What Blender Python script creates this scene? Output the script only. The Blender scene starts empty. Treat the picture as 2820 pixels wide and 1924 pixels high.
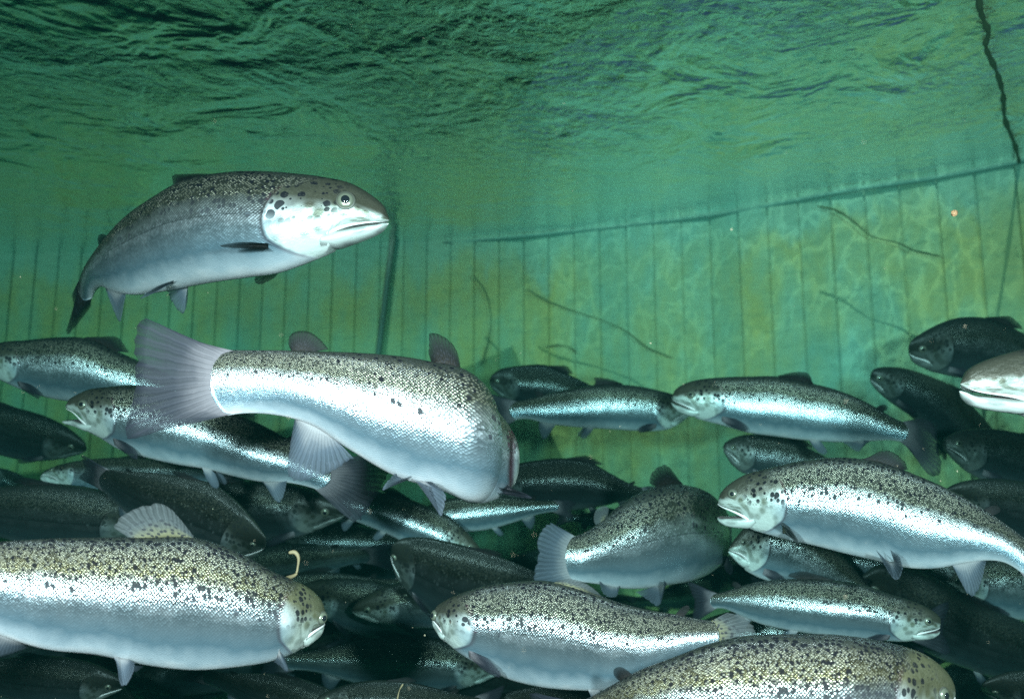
import bpy, math, random
import numpy as np
from mathutils import Vector
random.seed(7); rng = np.random.default_rng(7)
R = math.radians
S = bpy.context.scene
C = S.collection

# ------------------------------------------------------------------ camera
FPX = 2050.0                      # focal length in pixels of the 2820 px wide photograph
TILT, ROLL = R(8.0), R(0.0)
cam_d = bpy.data.cameras.new("camera"); cam = bpy.data.objects.new("camera", cam_d); C.objects.link(cam)
cam.rotation_euler = (R(90) + TILT, ROLL, 0); cam.location = (0, 0, 0)
cam_d.sensor_width = 36; cam_d.lens = 36 * FPX / 2820; cam_d.clip_start = 0.05; cam_d.clip_end = 200
cam_d.dof.use_dof = True; cam_d.dof.focus_distance = 1.55; cam_d.dof.aperture_fstop = 2.6
S.camera = cam
# ------------------------------------------------------------------ daylight
SUN_EL, SUN_AZ = R(58), R(200)    # azimuth of the light's source, from +Y clockwise
w = bpy.data.worlds.new("World"); S.world = w; w.use_nodes = True
nt = w.node_tree; sky = nt.nodes.new("ShaderNodeTexSky"); sky.sky_type = 'NISHITA'; sky.sun_disc = False
sky.sun_elevation = SUN_EL; sky.sun_rotation = SUN_AZ
nt.links.new(sky.outputs[0], nt.nodes["Background"].inputs[0]); nt.nodes["Background"].inputs[1].default_value = 0.08
sd = bpy.data.lights.new("sun", 'SUN'); sd.energy = 5.0; sd.angle = R(0.5); sd.color = (1, .95, .86)
so = bpy.data.objects.new("sun", sd); C.objects.link(so)
src = Vector((math.sin(SUN_AZ) * math.cos(SUN_EL), math.cos(SUN_AZ) * math.cos(SUN_EL), math.sin(SUN_EL)))
so.rotation_euler = src.to_track_quat('Z', 'Y').to_euler(); so.location = src * 10
# the diver's two strobes, real lamps on arms beside the camera housing: they light the near fish
for sx_ in (-.50, .50):
    st = bpy.data.lights.new("strobe", 'SPOT'); st.energy = 390; st.shadow_soft_size = 0.06; st.color = (.93, .81, .90)
    st.spot_size = R(125); st.spot_blend = .8
    sto = bpy.data.objects.new("strobe", st); C.objects.link(sto)
    sto.location = (sx_, -0.05, 0.16)
    sto.rotation_euler = (Vector((sx_ * .8, 2.0, -0.20)) - sto.location).to_track_quat('-Z', 'Y').to_euler()
S.view_settings.view_transform = 'Standard'; S.view_settings.look = 'None'
S.view_settings.exposure = 0.0; S.view_settings.gamma = 1
S.cycles.max_bounces = 6; S.cycles.diffuse_bounces = 2; S.cycles.glossy_bounces = 3; S.cycles.transparent_max_bounces = 12
S.cycles.volume_bounces = 0; S.cycles.transmission_bounces = 2
S.cycles.use_denoising = False
S.cycles.sample_clamp_indirect = 4

# ------------------------------------------------------------------ helpers
cF = np.array([0, math.cos(TILT), math.sin(TILT)]); cU = np.array([0, -math.sin(TILT), math.cos(TILT)]); cR = np.array([1., 0, 0])
def P(x, y, d):
    return d * (cF + (x - 1410) / FPX * cR - (y - 962) / FPX * cU)
WATER_H = 1.52
def Pz(x, y, z):                  # the point at height z seen at that pixel
    v = P(x, y, 1.0); return v * (z / v[2])

def mesh_obj(name, V, F, mats, parent=None, origin=None, uvs=None, attrs=None, smooth=True, matidx=None):
    V = np.asarray(V, float)
    if origin is not None: V = V - np.asarray(origin)
    me = bpy.data.meshes.new(name); me.from_pydata(V.tolist(), [], F)
    if smooth: me.polygons.foreach_set("use_smooth", [True] * len(me.polygons))
    for m in (mats if isinstance(mats, list) else [mats]): me.materials.append(m)
    if matidx is not None: me.polygons.foreach_set("material_index", matidx)
    li = np.empty(len(me.loops), int); me.loops.foreach_get("vertex_index", li)
    for k, uv in (uvs or {}).items():
        l = me.uv_layers.new(name=k); l.data.foreach_set("uv", np.asarray(uv)[li].ravel())
    for k, a in (attrs or {}).items():
        at = me.attributes.new(k, 'FLOAT', 'POINT'); at.data.foreach_set("value", np.asarray(a, float))
    me.update()
    o = bpy.data.objects.new(name, me); C.objects.link(o)
    if parent is not None: o.parent = parent
    return o
def tag(o, label=None, cat=None, group=None, kind=None):
    if label: o["label"] = label
    if cat: o["category"] = cat
    if group: o["group"] = group
    if kind: o["kind"] = kind
    return o

class NT:
    def __init__(s, name):
        s.m = bpy.data.materials.new(name); s.m.use_nodes = True; s.t = s.m.node_tree; s.t.nodes.clear()
        s.out = s.n("ShaderNodeOutputMaterial")
    def n(s, typ, ins=None, **kw):
        x = s.t.nodes.new(typ)
        for k, v in kw.items(): setattr(x, k, v)
        for k, v in (ins or {}).items(): s.put(x.inputs[k], v)
        return x
    def put(s, sock, v):
        if isinstance(v, bpy.types.NodeSocket): s.t.links.new(v, sock)
        elif isinstance(v, bpy.types.Node): s.t.links.new(v.outputs[0], sock)
        else:
            if isinstance(v, tuple) and len(v) == 3 and sock.type == 'RGBA': v = (*v, 1)
            sock.default_value = v
    def math(s, op, a, b=0.0, c=0.0, clamp=False):
        return s.n("ShaderNodeMath", {0: a, 1: b, 2: c}, operation=op, use_clamp=clamp).outputs[0]
    def mix(s, f, a, b, mode='MIX'):
        x = s.n("ShaderNodeMix", data_type='RGBA', blend_type=mode)
        s.put(x.inputs[0], f); s.put(x.inputs[6], a); s.put(x.inputs[7], b); return x.outputs[2]
    def ramp(s, f, pts, interp='LINEAR'):
        x = s.n("ShaderNodeValToRGB", {0: f}); cr = x.color_ramp; cr.interpolation = interp
        while len(cr.elements) < len(pts): cr.elements.new(.5)
        for e, (p, c) in zip(cr.elements, pts):
            e.position = p; e.color = (*c, 1) if isinstance(c, tuple) else (c, c, c, 1)
        return x.outputs[0]
    def maprange(s, v, a, b, c=0., d=1., smooth=True):
        x = s.n("ShaderNodeMapRange", {0: v, 1: a, 2: b, 3: c, 4: d})
        if smooth: x.interpolation_type = 'SMOOTHSTEP'
        return x.outputs[0]

# ------------------------------------------------------------------ materials
def fish_skin(name, dark=1.0, spots=1.0, warm=0.0):
    N = NT(name)
    uvb = N.n("ShaderNodeUVMap", uv_map="body"); uvs_ = N.n("ShaderNodeUVMap", uv_map="scale")
    sp = N.n("ShaderNodeSeparateXYZ", {0: uvb.outputs[0]}); t, h = sp.outputs[0], sp.outputs[1]   # h: 0 belly .. 1 back
    head = N.n("ShaderNodeAttribute", attribute_name="head").outputs[2]
    gill = N.n("ShaderNodeAttribute", attribute_name="gill").outputs[2]
    wob = N.n("ShaderNodeTexNoise", {0: uvs_.outputs[0], "Scale": 26., "Detail": 3.}).outputs[0]
    wob2 = N.n("ShaderNodeTexNoise", {0: uvs_.outputs[0], "Scale": 9., "Detail": 2.}).outputs[0]
    hh = N.math('ADD', h, N.math('MULTIPLY', N.math('SUBTRACT', wob, .5), .16))
    hh = N.math('ADD', hh, N.math('MULTIPLY', N.math('SUBTRACT', wob2, .5), .10))
    back = (.022 + .016 * warm, .022 + .011 * warm, .015)
    mid = (.065 + .045 * warm, .066 + .03 * warm, .045)
    col = N.ramp(hh, [(0., (.42, .42, .42)), (.09, (.27, .31, .33)), (.24, (.10, .155, .185)), (.44, (.22, .27, .29)), (.54, (.60, .64, .66)),  # silver flank; its palest band is a painted highlight, darker below
                      (.64, (.40, .42, .40)), (.74, mid), (.88, back), (1., (.022, .024, .018))])
    hc = N.ramp(hh, [(0., (.27, .27, .26)), (.20, (.20, .22, .20)), (.38, (.17, .19, .16)), (.52, (.11, .12, .085)), (.62, (.045, .042, .028)), (1., (.028, .028, .02))])
    # the cheek is a patchwork of silver and grey green plates
    plate = N.n("ShaderNodeTexVoronoi", {"Vector": uvs_.outputs[0], "Scale": 30., "Randomness": 1.}, voronoi_dimensions='2D', feature='SMOOTH_F1'); plate.inputs['Smoothness'].default_value = .6
    pk = N.math('MULTIPLY', N.maprange(N.math('ADD', plate.outputs['Distance'], N.math('MULTIPLY', wob2, .5)), .38, .70), N.maprange(h, .70, .52))
    hc = N.mix(N.math('MULTIPLY', pk, .65), hc, (.42, .46, .42))
    hsoft = N.math('MULTIPLY', head, N.math('ADD', N.maprange(t, .222, .150, .20, 1.), N.maprange(h, .45, .15, 0., .5), clamp=True))
    if warm: hc = N.mix(N.maprange(h, .25, .62, .20, .60), hc, (.10, .095, .045))
    col = N.mix(hsoft, col, hc)
    # every scale is one cell of a skewed lattice
    mp = N.n("ShaderNodeMapping", {0: uvs_.outputs[0]}); mp.inputs['Rotation'].default_value = (0, 0, R(45)); mp.inputs['Scale'].default_value = (1, 1, 1)
    sq = N.n("ShaderNodeMapping", {0: uvs_.outputs[0]}); sq.inputs['Scale'].default_value = (.8, 1.0, 1)
    N.put(mp.inputs[0], sq.outputs[0])
    vor = N.n("ShaderNodeTexVoronoi", {"Vector": mp.outputs[0], "Scale": 275., "Randomness": .34}, voronoi_dimensions='2D')
    dist = vor.outputs['Distance']
    scale_h = N.math('MULTIPLY', N.math('POWER', dist, 1.4), -1.)
    cell = N.n("ShaderNodeSeparateColor", {0: vor.outputs['Color']}).outputs[0]
    notb = N.math('SUBTRACT', 1., N.math('MULTIPLY', head, .92))
    # dark speckles: small along the back, larger on the gill cover
    v1 = N.n("ShaderNodeTexVoronoi", {"Vector": uvs_.outputs[0], "Scale": 88., "Randomness": 1.}, voronoi_dimensions='2D')
    c1 = N.n("ShaderNodeSeparateColor", {0: v1.outputs['Color']})
    edge = N.math('MULTIPLY', N.math('SUBTRACT', wob, .5), .35)
    dens = N.maprange(N.math('ADD', h, N.math('MULTIPLY', N.maprange(t, .2, .55, .10, 0.), 1.)), .50, .80, 0., .80 * spots)
    s1 = N.math('MULTIPLY', N.math('LESS_THAN', N.math('ADD', v1.outputs['Distance'], edge), N.math('ADD', .22, N.math('MULTIPLY', c1.outputs[1], .22))), N.math('LESS_THAN', c1.outputs[0], dens))
    v2 = N.n("ShaderNodeTexVoronoi", {"Vector": uvs_.outputs[0], "Scale": 62., "Randomness": .9}, voronoi_dimensions='2D')
    c2 = N.n("ShaderNodeSeparateColor", {0: v2.outputs['Color']})
    hz = N.math('MULTIPLY', N.maprange(t, .085, .13), N.maprange(h, .36, .56))
    s2 = N.math('MULTIPLY', N.math('LESS_THAN', v2.outputs['Distance'], N.math('MULTIPLY', c2.outputs[1], .56)), N.math('MULTIPLY', head, hz))
    s1 = N.math('MULTIPLY', s1, N.math('SUBTRACT', 1., head))
    spot = N.math('MAXIMUM', s1, s2)
    # scale rows tint lightly at their edges
    col = N.mix(N.math('MULTIPLY', N.math('MULTIPLY', N.maprange(dist, .35, .75), N.maprange(h, .3, .75, .12, .45)), notb), col, (.10, .11, .12))
    col = N.mix(N.math('MULTIPLY', spot, .93), col, (.004, .004, .007))
    ll = N.math('SUBTRACT', 1., N.maprange(N.math('ABSOLUTE', N.math('SUBTRACT', h, .545)), .003, .011))
    col = N.mix(N.math('MULTIPLY', N.math('MULTIPLY', ll, notb), .45), col, (.10, .12, .13))
    col = N.mix(N.math('MULTIPLY', gill, .85), col, (.07, .018, .03))
    if dark < 1: col = N.mix(1 - dark, col, (.012, .014, .012))  # shade deep in the school, painted into the skin colour
    # how mirror-like the skin is
    metal = N.ramp(h, [(0., .15), (.2, .5), (.40, .80), (.56, .95), (.70, .85), (.80, .6), (.92, .35), (1., .15)])
    metal = N.math('MULTIPLY', metal, N.math('SUBTRACT', 1., N.math('MULTIPLY', head, .62)))
    metal = N.math('MULTIPLY', metal, N.math('SUBTRACT', 1., spot))
    rough = N.math('ADD', .23, N.math('MULTIPLY', cell, .14))
    rough = N.math('ADD', rough, N.math('MULTIPLY', head, .14)); rough = N.math('ADD', rough, N.math('MULTIPLY', spot, .4))
    b1 = N.n("ShaderNodeBump", {"Height": N.math('MULTIPLY', scale_h, notb), "Strength": N.maprange(h, .35, .78, .2, .6), "Distance": .0030})
    fine = N.n("ShaderNodeTexNoise", {0: uvs_.outputs[0], "Scale": 300., "Detail": 2.}).outputs[0]; coarse = N.n("ShaderNodeTexNoise", {0: uvs_.outputs[0], "Scale": 40., "Detail": 4.}).outputs[0]
    b2 = N.n("ShaderNodeBump", {"Height": N.math('ADD', fine, N.math('ADD', N.math('MULTIPLY', wob, 2.), N.math('MULTIPLY', N.math('MULTIPLY', coarse, head), 7.))), "Strength": .25, "Distance": .0012, "Normal": b1.outputs[0]})
    # glints painted into the colour of back scales picked at random
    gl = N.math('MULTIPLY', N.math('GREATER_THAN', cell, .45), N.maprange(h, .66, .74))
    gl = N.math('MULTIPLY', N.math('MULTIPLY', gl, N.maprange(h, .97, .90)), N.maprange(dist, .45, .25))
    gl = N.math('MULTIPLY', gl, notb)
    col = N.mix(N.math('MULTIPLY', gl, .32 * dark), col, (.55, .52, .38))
    bs = N.n("ShaderNodeBsdfPrincipled", {"Base Color": col, "Metallic": metal, "Roughness": rough, "Normal": b2.outputs[0]})
    bs.inputs["Anisotropic"].default_value = .6; N.put(bs.inputs["Tangent"], N.n("ShaderNodeTangent", direction_type="UV_MAP", uv_map="scale"))
    N.put(bs.inputs["Specular IOR Level"], N.math("SUBTRACT", .35, N.math("MULTIPLY", spot, .30)))
    N.put(N.out.inputs[0], bs); return N.m

def fin_mat(name, base, tip, spotted=0.0):
    N = NT(name)
    uv = N.n("ShaderNodeUVMap", uv_map="fin"); sp = N.n("ShaderNodeSeparateXYZ", {0: uv.outputs[0]}); u, v = sp.outputs[0], sp.outputs[1]
    nz = N.n("ShaderNodeTexNoise", {0: uv.outputs[0], "Scale": 5., "Detail": 3.}).outputs[0]
    ray = N.math('SINE', N.math('ADD', N.math('MULTIPLY', u, 112.), N.math('MULTIPLY', nz, 5.)))
    ray2 = N.math('SINE', N.math('ADD', N.math('MULTIPLY', u, 250.), N.math('MULTIPLY', nz, 9.)))
    rr = N.math('ADD', N.math('MULTIPLY', ray, .5), .5)
    r2 = N.math('ADD', N.math('MULTIPLY', ray2, .5), .5)
    rr = N.math('ADD', N.math('MULTIPLY', rr, .6), N.math('MULTIPLY', r2, .4))
    col = N.mix(N.maprange(N.math('ADD', v, N.math('MULTIPLY', N.math('SUBTRACT', nz, .5), .3)), .0, .55), base, tip)
    col = N.mix(N.math('MULTIPLY', N.math('MULTIPLY', N.math('SUBTRACT', 1., rr), .42), N.maprange(v, .0, .35, .25, 1.)), col, tuple(c * .28 for c in tip))
    if spotted:
        mp = N.n("ShaderNodeMapping", {0: uv.outputs[0]}); mp.inputs['Scale'].default_value = (1, .55, 1)
        vo = N.n("ShaderNodeTexVoronoi", {"Vector": mp.outputs[0], "Scale": 11.}, voronoi_dimensions='2D')
        k = N.math('MULTIPLY', N.math('LESS_THAN', vo.outputs['Distance'], .26), N.maprange(v, .85, .3))
        col = N.mix(N.math('MULTIPLY', k, spotted), col, (.02, .02, .025))
    bp = N.n("ShaderNodeBump", {"Height": rr, "Strength": .3, "Distance": .002})
    bs = N.n("ShaderNodeBsdfPrincipled", {"Base Color": col, "Roughness": .6, "Normal": bp.outputs[0], "Specular IOR Level": .22})
    tr = N.n("ShaderNodeBsdfTranslucent", {"Color": col})
    a = N.n("ShaderNodeMixShader", {0: .30, 1: bs, 2: tr})
    ed = N.math('MULTIPLY', N.maprange(v, .25, 1., .05, .70), N.math('ADD', .45, N.math('MULTIPLY', N.math('SUBTRACT', 1., rr), .55)))
    b = N.n("ShaderNodeMixShader", {0: ed, 1: a, 2: N.n("ShaderNodeBsdfTransparent")})
    N.put(N.out.inputs[0], b); return N.m

def plain(name, col, rough=.5, metal=0., spec=.5, noise=0.):
    N = NT(name); c = col
    if noise:
        nz = N.n("ShaderNodeTexNoise", {0: N.n("ShaderNodeTexCoord").outputs['Object'], "Scale": 60., "Detail": 3.}).outputs[0]
        c = N.mix(N.math('MULTIPLY', nz, noise), col, tuple(x * .35 for x in col))
    bs = N.n("ShaderNodeBsdfPrincipled", {"Base Color": c, "Roughness": rough, "Metallic": metal}); bs.inputs["Specular IOR Level"].default_value = spec
    N.put(N.out.inputs[0], bs); return N.m

M = dict(
    skin=fish_skin("salmon_skin", spots=.72), sparse=fish_skin("salmon_skin_sparse", spots=.34), olive=fish_skin("salmon_skin_olive", warm=1.0, spots=1.15), skin_shaded=fish_skin("salmon_skin_shaded", dark=.24, spots=.6),
    fin=fin_mat("fin_grey", (.19, .165, .175), (.028, .029, .040)), pale=fin_mat("fin_pale", (.26, .25, .25), (.085, .105, .13)),
    darkfin=fin_mat("fin_dark", (.014, .010, .007), (.007, .007, .007), .6), spotfin=fin_mat("fin_spotted", (.15, .14, .075), (.075, .085, .085), .9),
    iris=plain("eye_iris", (.17, .18, .13), .3, .4, noise=.5), pupil=plain("eye_pupil", (.008, .010, .012), .08),
    ring=plain("eye_rim", (.05, .05, .038), .5, .1), lip=plain("lip_skin", (.55, .52, .50), .4, .1),
    mouth=plain("mouth_lining", (.10, .07, .07), .6), waste=plain("waste_strand", (.17, .13, .065), .7, noise=.4),
    rope=plain("algae_rope", (.09, .12, .05), .9, noise=.5), speck=plain("speck", (.22, .20, .13), .8), post=plain("post_plastic", (.11, .14, .11), .6, noise=.5),
    orange=plain("pellet_orange", (.65, .30, .15), .6))

# ------------------------------------------------------------------ the salmon
tW = [0, .02, .05, .1, .15, .2, .3, .4, .5, .6, .7, .8, .9, .95, 1]
WTOP = [.006, .021, .038, .062, .082, .097, .115, .122, .120, .106, .085, .062, .044, .040, .043]
WBOT = [.012, .023, .037, .062, .084, .100, .120, .127, .124, .108, .085, .058, .040, .038, .042]
WHW = [.009, .020, .031, .044, .053, .058, .064, .066, .063, .055, .043, .029, .017, .011, .004]
def sstep(x, a, b): x = np.clip((x - a) / (b - a), 0, 1); return x * x * (3 - 2 * x)

def hermite(ts, pts, t):
    ts = np.asarray(ts, float); pts = np.asarray(pts, float); m = np.zeros_like(pts)
    d = (pts[1:] - pts[:-1]) / (ts[1:] - ts[:-1])[:, None]
    m[0], m[-1] = d[0], d[-1]
    hL = (ts[1:-1] - ts[:-2])[:, None]; hR = (ts[2:] - ts[1:-1])[:, None]
    m[1:-1] = (d[:-1] * hR + d[1:] * hL) / (hL + hR)
    i = np.clip(np.searchsorted(ts, t) - 1, 0, len(ts) - 2); hh = (ts[i + 1] - ts[i])[:, None]; s = ((t - ts[i]))[:, None] / hh
    return (2*s**3-3*s**2+1)*pts[i] + (s**3-2*s**2+s)*hh*m[i] + (-2*s**3+3*s**2)*pts[i+1] + (s**3-s**2)*hh*m[i+1]

class Body:
    def __init__(s, rows, roll=0.0, wide=1.0):
        rows = sorted(rows, key=lambda r: r[0]); s.ts = [r[0] for r in rows]
        s.T = np.array([P(r[1], r[2], r[5] - roll) for r in rows]); s.B = np.array([P(r[3], r[4], r[5] + roll) for r in rows])
        tt = np.linspace(0, 1, 200); c = (s.top(tt) + s.bot(tt)) / 2
        s.L = np.linalg.norm(np.diff(c, axis=0), axis=1).sum(); s.wide = wide
    def top(s, t): return hermite(s.ts, s.T, np.atleast_1d(np.asarray(t, float)))
    def bot(s, t): return hermite(s.ts, s.B, np.atleast_1d(np.asarray(t, float)))
    def frame(s, t):
        t = np.atleast_1d(np.asarray(t, float)); e = .02
        T, B = s.top(t), s.bot(t); Cn = (T + B) / 2; U = (T - B) / 2
        a = np.clip(t - e, 0, 1); b = np.clip(t + e, 0, 1)
        tan = (s.top(b) + s.bot(b) - s.top(a) - s.bot(a)) / 2; tan /= np.linalg.norm(tan, axis=1)[:, None]
        W = np.cross(tan, U); W /= np.linalg.norm(W, axis=1)[:, None]
        hw = np.interp(t, tW, WHW) * s.L * s.wide
        return Cn, U, W, tan, hw
    def pt(s, t, v, side=0.0, out=0.0):
        # v: -1 belly .. 1 back, side: -1/0/1 on the surface of that flank
        Cn, U, W, tan, hw = s.frame(t); Cn, U, W, hw = Cn[0], U[0], W[0], hw[0]
        x = math.sqrt(max(0, 1 - abs(v) ** 2.2)) * side
        return Cn + U * v + W * (hw * x + out * side)

MOUTH_T = [0, .02, .05, .08, .11, .14]; MOUTH_V = [-.35, -.36, -.36, -.40, -.46, -.5]
def te_edge(v): return .216 - .050 * (v + .05) ** 2 - .05 * np.clip(-v - .4, 0, 1)

def build_body(name, bd, mat, parent, org, nt_, nth, openj=0.0, gillw=.0035):
    # t sampling, denser in the head
    t = np.unique(np.concatenate([np.linspace(0, .24, int(nt_ * .42)) ** 1.0, np.linspace(.24, 1, int(nt_ * .58))]))
    t = np.concatenate([[0.0, .0012, .004], t[t > .007]])
    Cn, U, W, tan, hw = bd.frame(t); n = len(t)
    th = np.linspace(0, 2 * math.pi, nth, endpoint=False) + 1e-4
    cs, sn = np.cos(th), np.sin(th)
    vm = np.interp(t, MOUTH_T, MOUTH_V); k = sstep(t, .088, .128); vb = vm * (1 - k) - 1 * k         # the floor of the upper head rises to the mouth line
    nose = np.sqrt(np.clip(t / .018, 0, 1)) ; nose = np.maximum(nose, .03)
    vc = -.06
    V = np.zeros((n, nth, 3)); hN = np.zeros((n, nth)); hd = np.zeros((n, nth)); gl = np.zeros((n, nth)); TV = np.zeros((n, nth))
    sx = np.sign(cs) * np.abs(cs) ** .88
    for i in range(n):
        v = np.where(sn > 0, vc + (1 - vc) * np.abs(sn) ** 1.0, vc - (vc - vb[i]) * np.abs(sn) ** (1.0 if vb[i] < -.9 else 1.25))
        wgt = float(sstep(t[i], .13, .216) * (1 - sstep(t[i], .216, .40)))
        tv = t[i] + (te_edge(v) - .216) * wgt - .035 * v * v * float(sstep(t[i], .88, 1.))
        Ci, Ui, Wi, _, hwI = bd.frame(tv)
        x = sx * 1.0
        if vb[i] > -.95: x = np.where(sn < 0, np.sign(cs) * np.abs(cs) ** .45, x)       # flat palate
        te = te_edge(v); dt = tv - te
        vis = sstep(.70 - v, 0, .12) * sstep(v + 1.02, 0, .15)
        lift = np.where(dt < 0, sstep(dt, -.085, -.004), 1 - sstep(dt, 0, .006)) * vis * .0038 * bd.L
        pre = np.exp(-((tv - (te - .066)) / .0060) ** 2) * vis * sstep(.25 - v, 0, .2) * .0030 * bd.L
        chk = np.exp(-((tv - .078) / .02) ** 2 - ((v - .26) / .22) ** 2) * .0035 * bd.L
        hwi = hwI * nose[i] + (lift - pre + chk) * np.abs(cs)
        V[i] = Ci + Ui * (v * nose[i] + vc * (1 - nose[i]))[:, None] + Wi * (x * hwi)[:, None]
        TV[i] = tv
        hN[i] = (v + 1) / 2
        hd[i] = 1 - sstep(dt, -.002, .004); hd[i] = np.where(v > .62, 1 - sstep(tv + .10 * (v - .62), .165, .215), hd[i])
        gl[i] = np.exp(-((dt - .004 - .5 * gillw) / gillw) ** 2) * vis * (.5 if gillw < .006 else 1.15)
    # uv in metres-like units
    hh = np.linalg.norm(U, axis=1); Rm = .085 * bd.L / .8; Ri = np.maximum((hh + hw) / 2, .25 * Rm)
    ds = np.concatenate([[0], np.linalg.norm(np.diff(Cn, axis=0), axis=1)]); Su = np.cumsum(ds * (Rm / Ri) ** .55)
    nrm = .8 / bd.L
    F = []; vs = V.reshape(-1, 3)
    cols = nth + 1
    # duplicate seam column so that the uv does not wrap: seam at theta = -90 (belly)
    order = [(j + int(nth * .75)) % nth for j in range(nth)] + [int(nth * .75) % nth]
    Vv = V[:, order, :].reshape(-1, 3); TV = TV[:, order].ravel(); hN = hN[:, order].ravel(); hd = hd[:, order].ravel(); gl = gl[:, order].ravel()
    ang = np.linspace(-math.pi, math.pi, cols)
    uvb = np.stack([TV, hN], 1)
    # left and right flank use mirrored, shifted coordinates
    vv = np.abs(ang) * Rm * nrm; shift = np.where(ang > 0, 3.7, 0.)
    uvs = np.stack([np.interp(TV, t, Su) * nrm + np.tile(shift, n), np.tile(vv, n)], 1)
    for i in range(n - 1):
        a = i * cols
        for j in range(cols - 1): F.append((a + j, a + j + 1, a + cols + j + 1, a + cols + j))
    F.append(tuple(range(cols - 1))); F.append(tuple(reversed(range((n - 1) * cols, n * cols - 1))))
    verts = [Vv]; UB = [uvb]; US = [uvs]; HD = [hd]; GL = [gl]; mi = [0] * len(F); base = len(Vv)
    # lower jaw, hinged below the eye
    tj = np.linspace(.132, .0, 16 if nth < 40 else 26); Cj, Uj, Wj, tanj, hwj = bd.frame(np.maximum(tj, .0005)); m_ = max(16, nth // 2)
    hinge = bd.frame([.118]); hp = hinge[0][0] + hinge[1][0] * -.55; ax = hinge[2][0]; ax = ax / np.linalg.norm(ax)
    tj_tip = np.clip((tj) / .016, 0, 1) ** .5
    ring = np.linspace(0, 2 * math.pi, m_, endpoint=False); J = []
    vmj = np.interp(tj, MOUTH_T, MOUTH_V) - .03; inside = sstep(tj, .10, .132)
    hdir = np.cross(ax, Uj[5]); sgn = 1.0 if np.dot(hdir, tanj[5]) < 0 else -1.0
    def rot(p, a):   # open the jaw about its hinge
        q = p - hp; return hp + q * math.cos(a) + np.cross(ax, q) * math.sin(a) + ax * np.dot(q, ax)[:, None] * (1 - math.cos(a)) if q.ndim > 1 else q
    for i in range(len(tj)):
        top_v = vmj[i]; bot_v = -1.0 + .10 * inside[i] + .04
        cv = (top_v + bot_v) / 2 + .1 * (top_v - bot_v); s_ = np.sin(ring); c_ = np.cos(ring); tp = max(tj_tip[i], .05)
        v = np.where(s_ > 0, cv + (top_v - cv) * s_ ** .5 * np.where(np.abs(c_) < .75, .8, 1.0), cv + (cv - bot_v) * s_) if False else np.where(s_ > 0, cv + (top_v - cv) * np.abs(s_) ** .6, cv - (cv - bot_v) * np.abs(s_))
        v = cv + (v - cv) * (.25 + .75 * tp)
        wj = hwj[i] * (.93 - .05 * inside[i]) * tp
        x = np.sign(c_) * np.abs(c_) ** .7
        J.append(Cj[i] + np.outer(v, Uj[i]) + np.outer(x * wj, Wj[i]))
    J = np.array(J).reshape(-1, 3); J = rot(J, openj)
    jf = []
    for i in range(len(tj) - 1):
        a = i * m_
        for j in range(m_): jf.append((base + a + j, base + a + (j + 1) % m_, base + a + m_ + (j + 1) % m_, base + a + m_ + j))
    jf.append(tuple(base + k for k in range(m_))); jf.append(tuple(base + (len(tj) - 1) * m_ + k for k in reversed(range(m_))))
    s_ = np.tile(np.sin(ring), len(tj))
    verts.append(J); UB.append(np.stack([np.repeat(tj, m_), .16 - .14 * -s_], 1)); US.append(np.stack([np.repeat(tj, m_) * .8, s_ * .03], 1))
    HD.append(np.ones(len(J))); GL.append(np.where(s_ > .80, .9, 0.))
    F += jf; mi += [0] * len(jf); base += len(J)
    # upper lip bone along the mouth, one strip per side
    if nth >= 30:
        for sd_ in (-1, 1):
            q = np.linspace(0, 1, 14); strip = []
            for a in q:
                tt = .012 + a * .112; dn = -.30 - .02 * a - .22 * a ** 2.2 - (.22 * openj * a ** 1.5)
                w_ = (.05 + .09 * a) * (1 - max(0, a - .9) * 6) * .5
                Cn_, U_, W_, tn_, hw_ = [z[0] for z in bd.frame([tt])]
                cvx = math.sqrt(max(.05, 1 - abs(dn) ** 2.2)); hwl = hw_ * min(1, math.sqrt(tt / .018))
                pc = Cn_ + U_ * dn + W_ * sd_ * hwl * (cvx * .93 + .05)
                ub = U_ * w_
                for b in np.linspace(0, 2 * math.pi, 8, endpoint=False):
                    strip.append(pc + ub * math.sin(b) + W_ * math.cos(b) * .0028 * bd.L)
            sf = []
            for i in range(13):
                for j in range(8): sf.append((base + i*8 + j, base + i*8 + (j+1) % 8, base + (i+1)*8 + (j+1) % 8, base + (i+1)*8 + j))
            sf.append(tuple(base + k for k in range(8))); sf.append(tuple(base + 13 * 8 + k for k in reversed(range(8))))
            verts.append(np.array(strip)); UB.append(np.full((len(strip), 2), .2)); US.append(np.zeros((len(strip), 2)) + rng.random((len(strip), 2)) * .01)
            HD.append(np.ones(len(strip))); GL.append(np.zeros(len(strip))); F += sf; mi += [1] * len(sf); base += len(strip)
    return mesh_obj(name, np.concatenate(verts), F, [mat, M['lip']], parent, org,
                    {"body": np.concatenate(UB), "scale": np.concatenate(US)}, {"head": np.concatenate(HD), "gill": np.concatenate(GL)}, matidx=mi)

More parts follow.
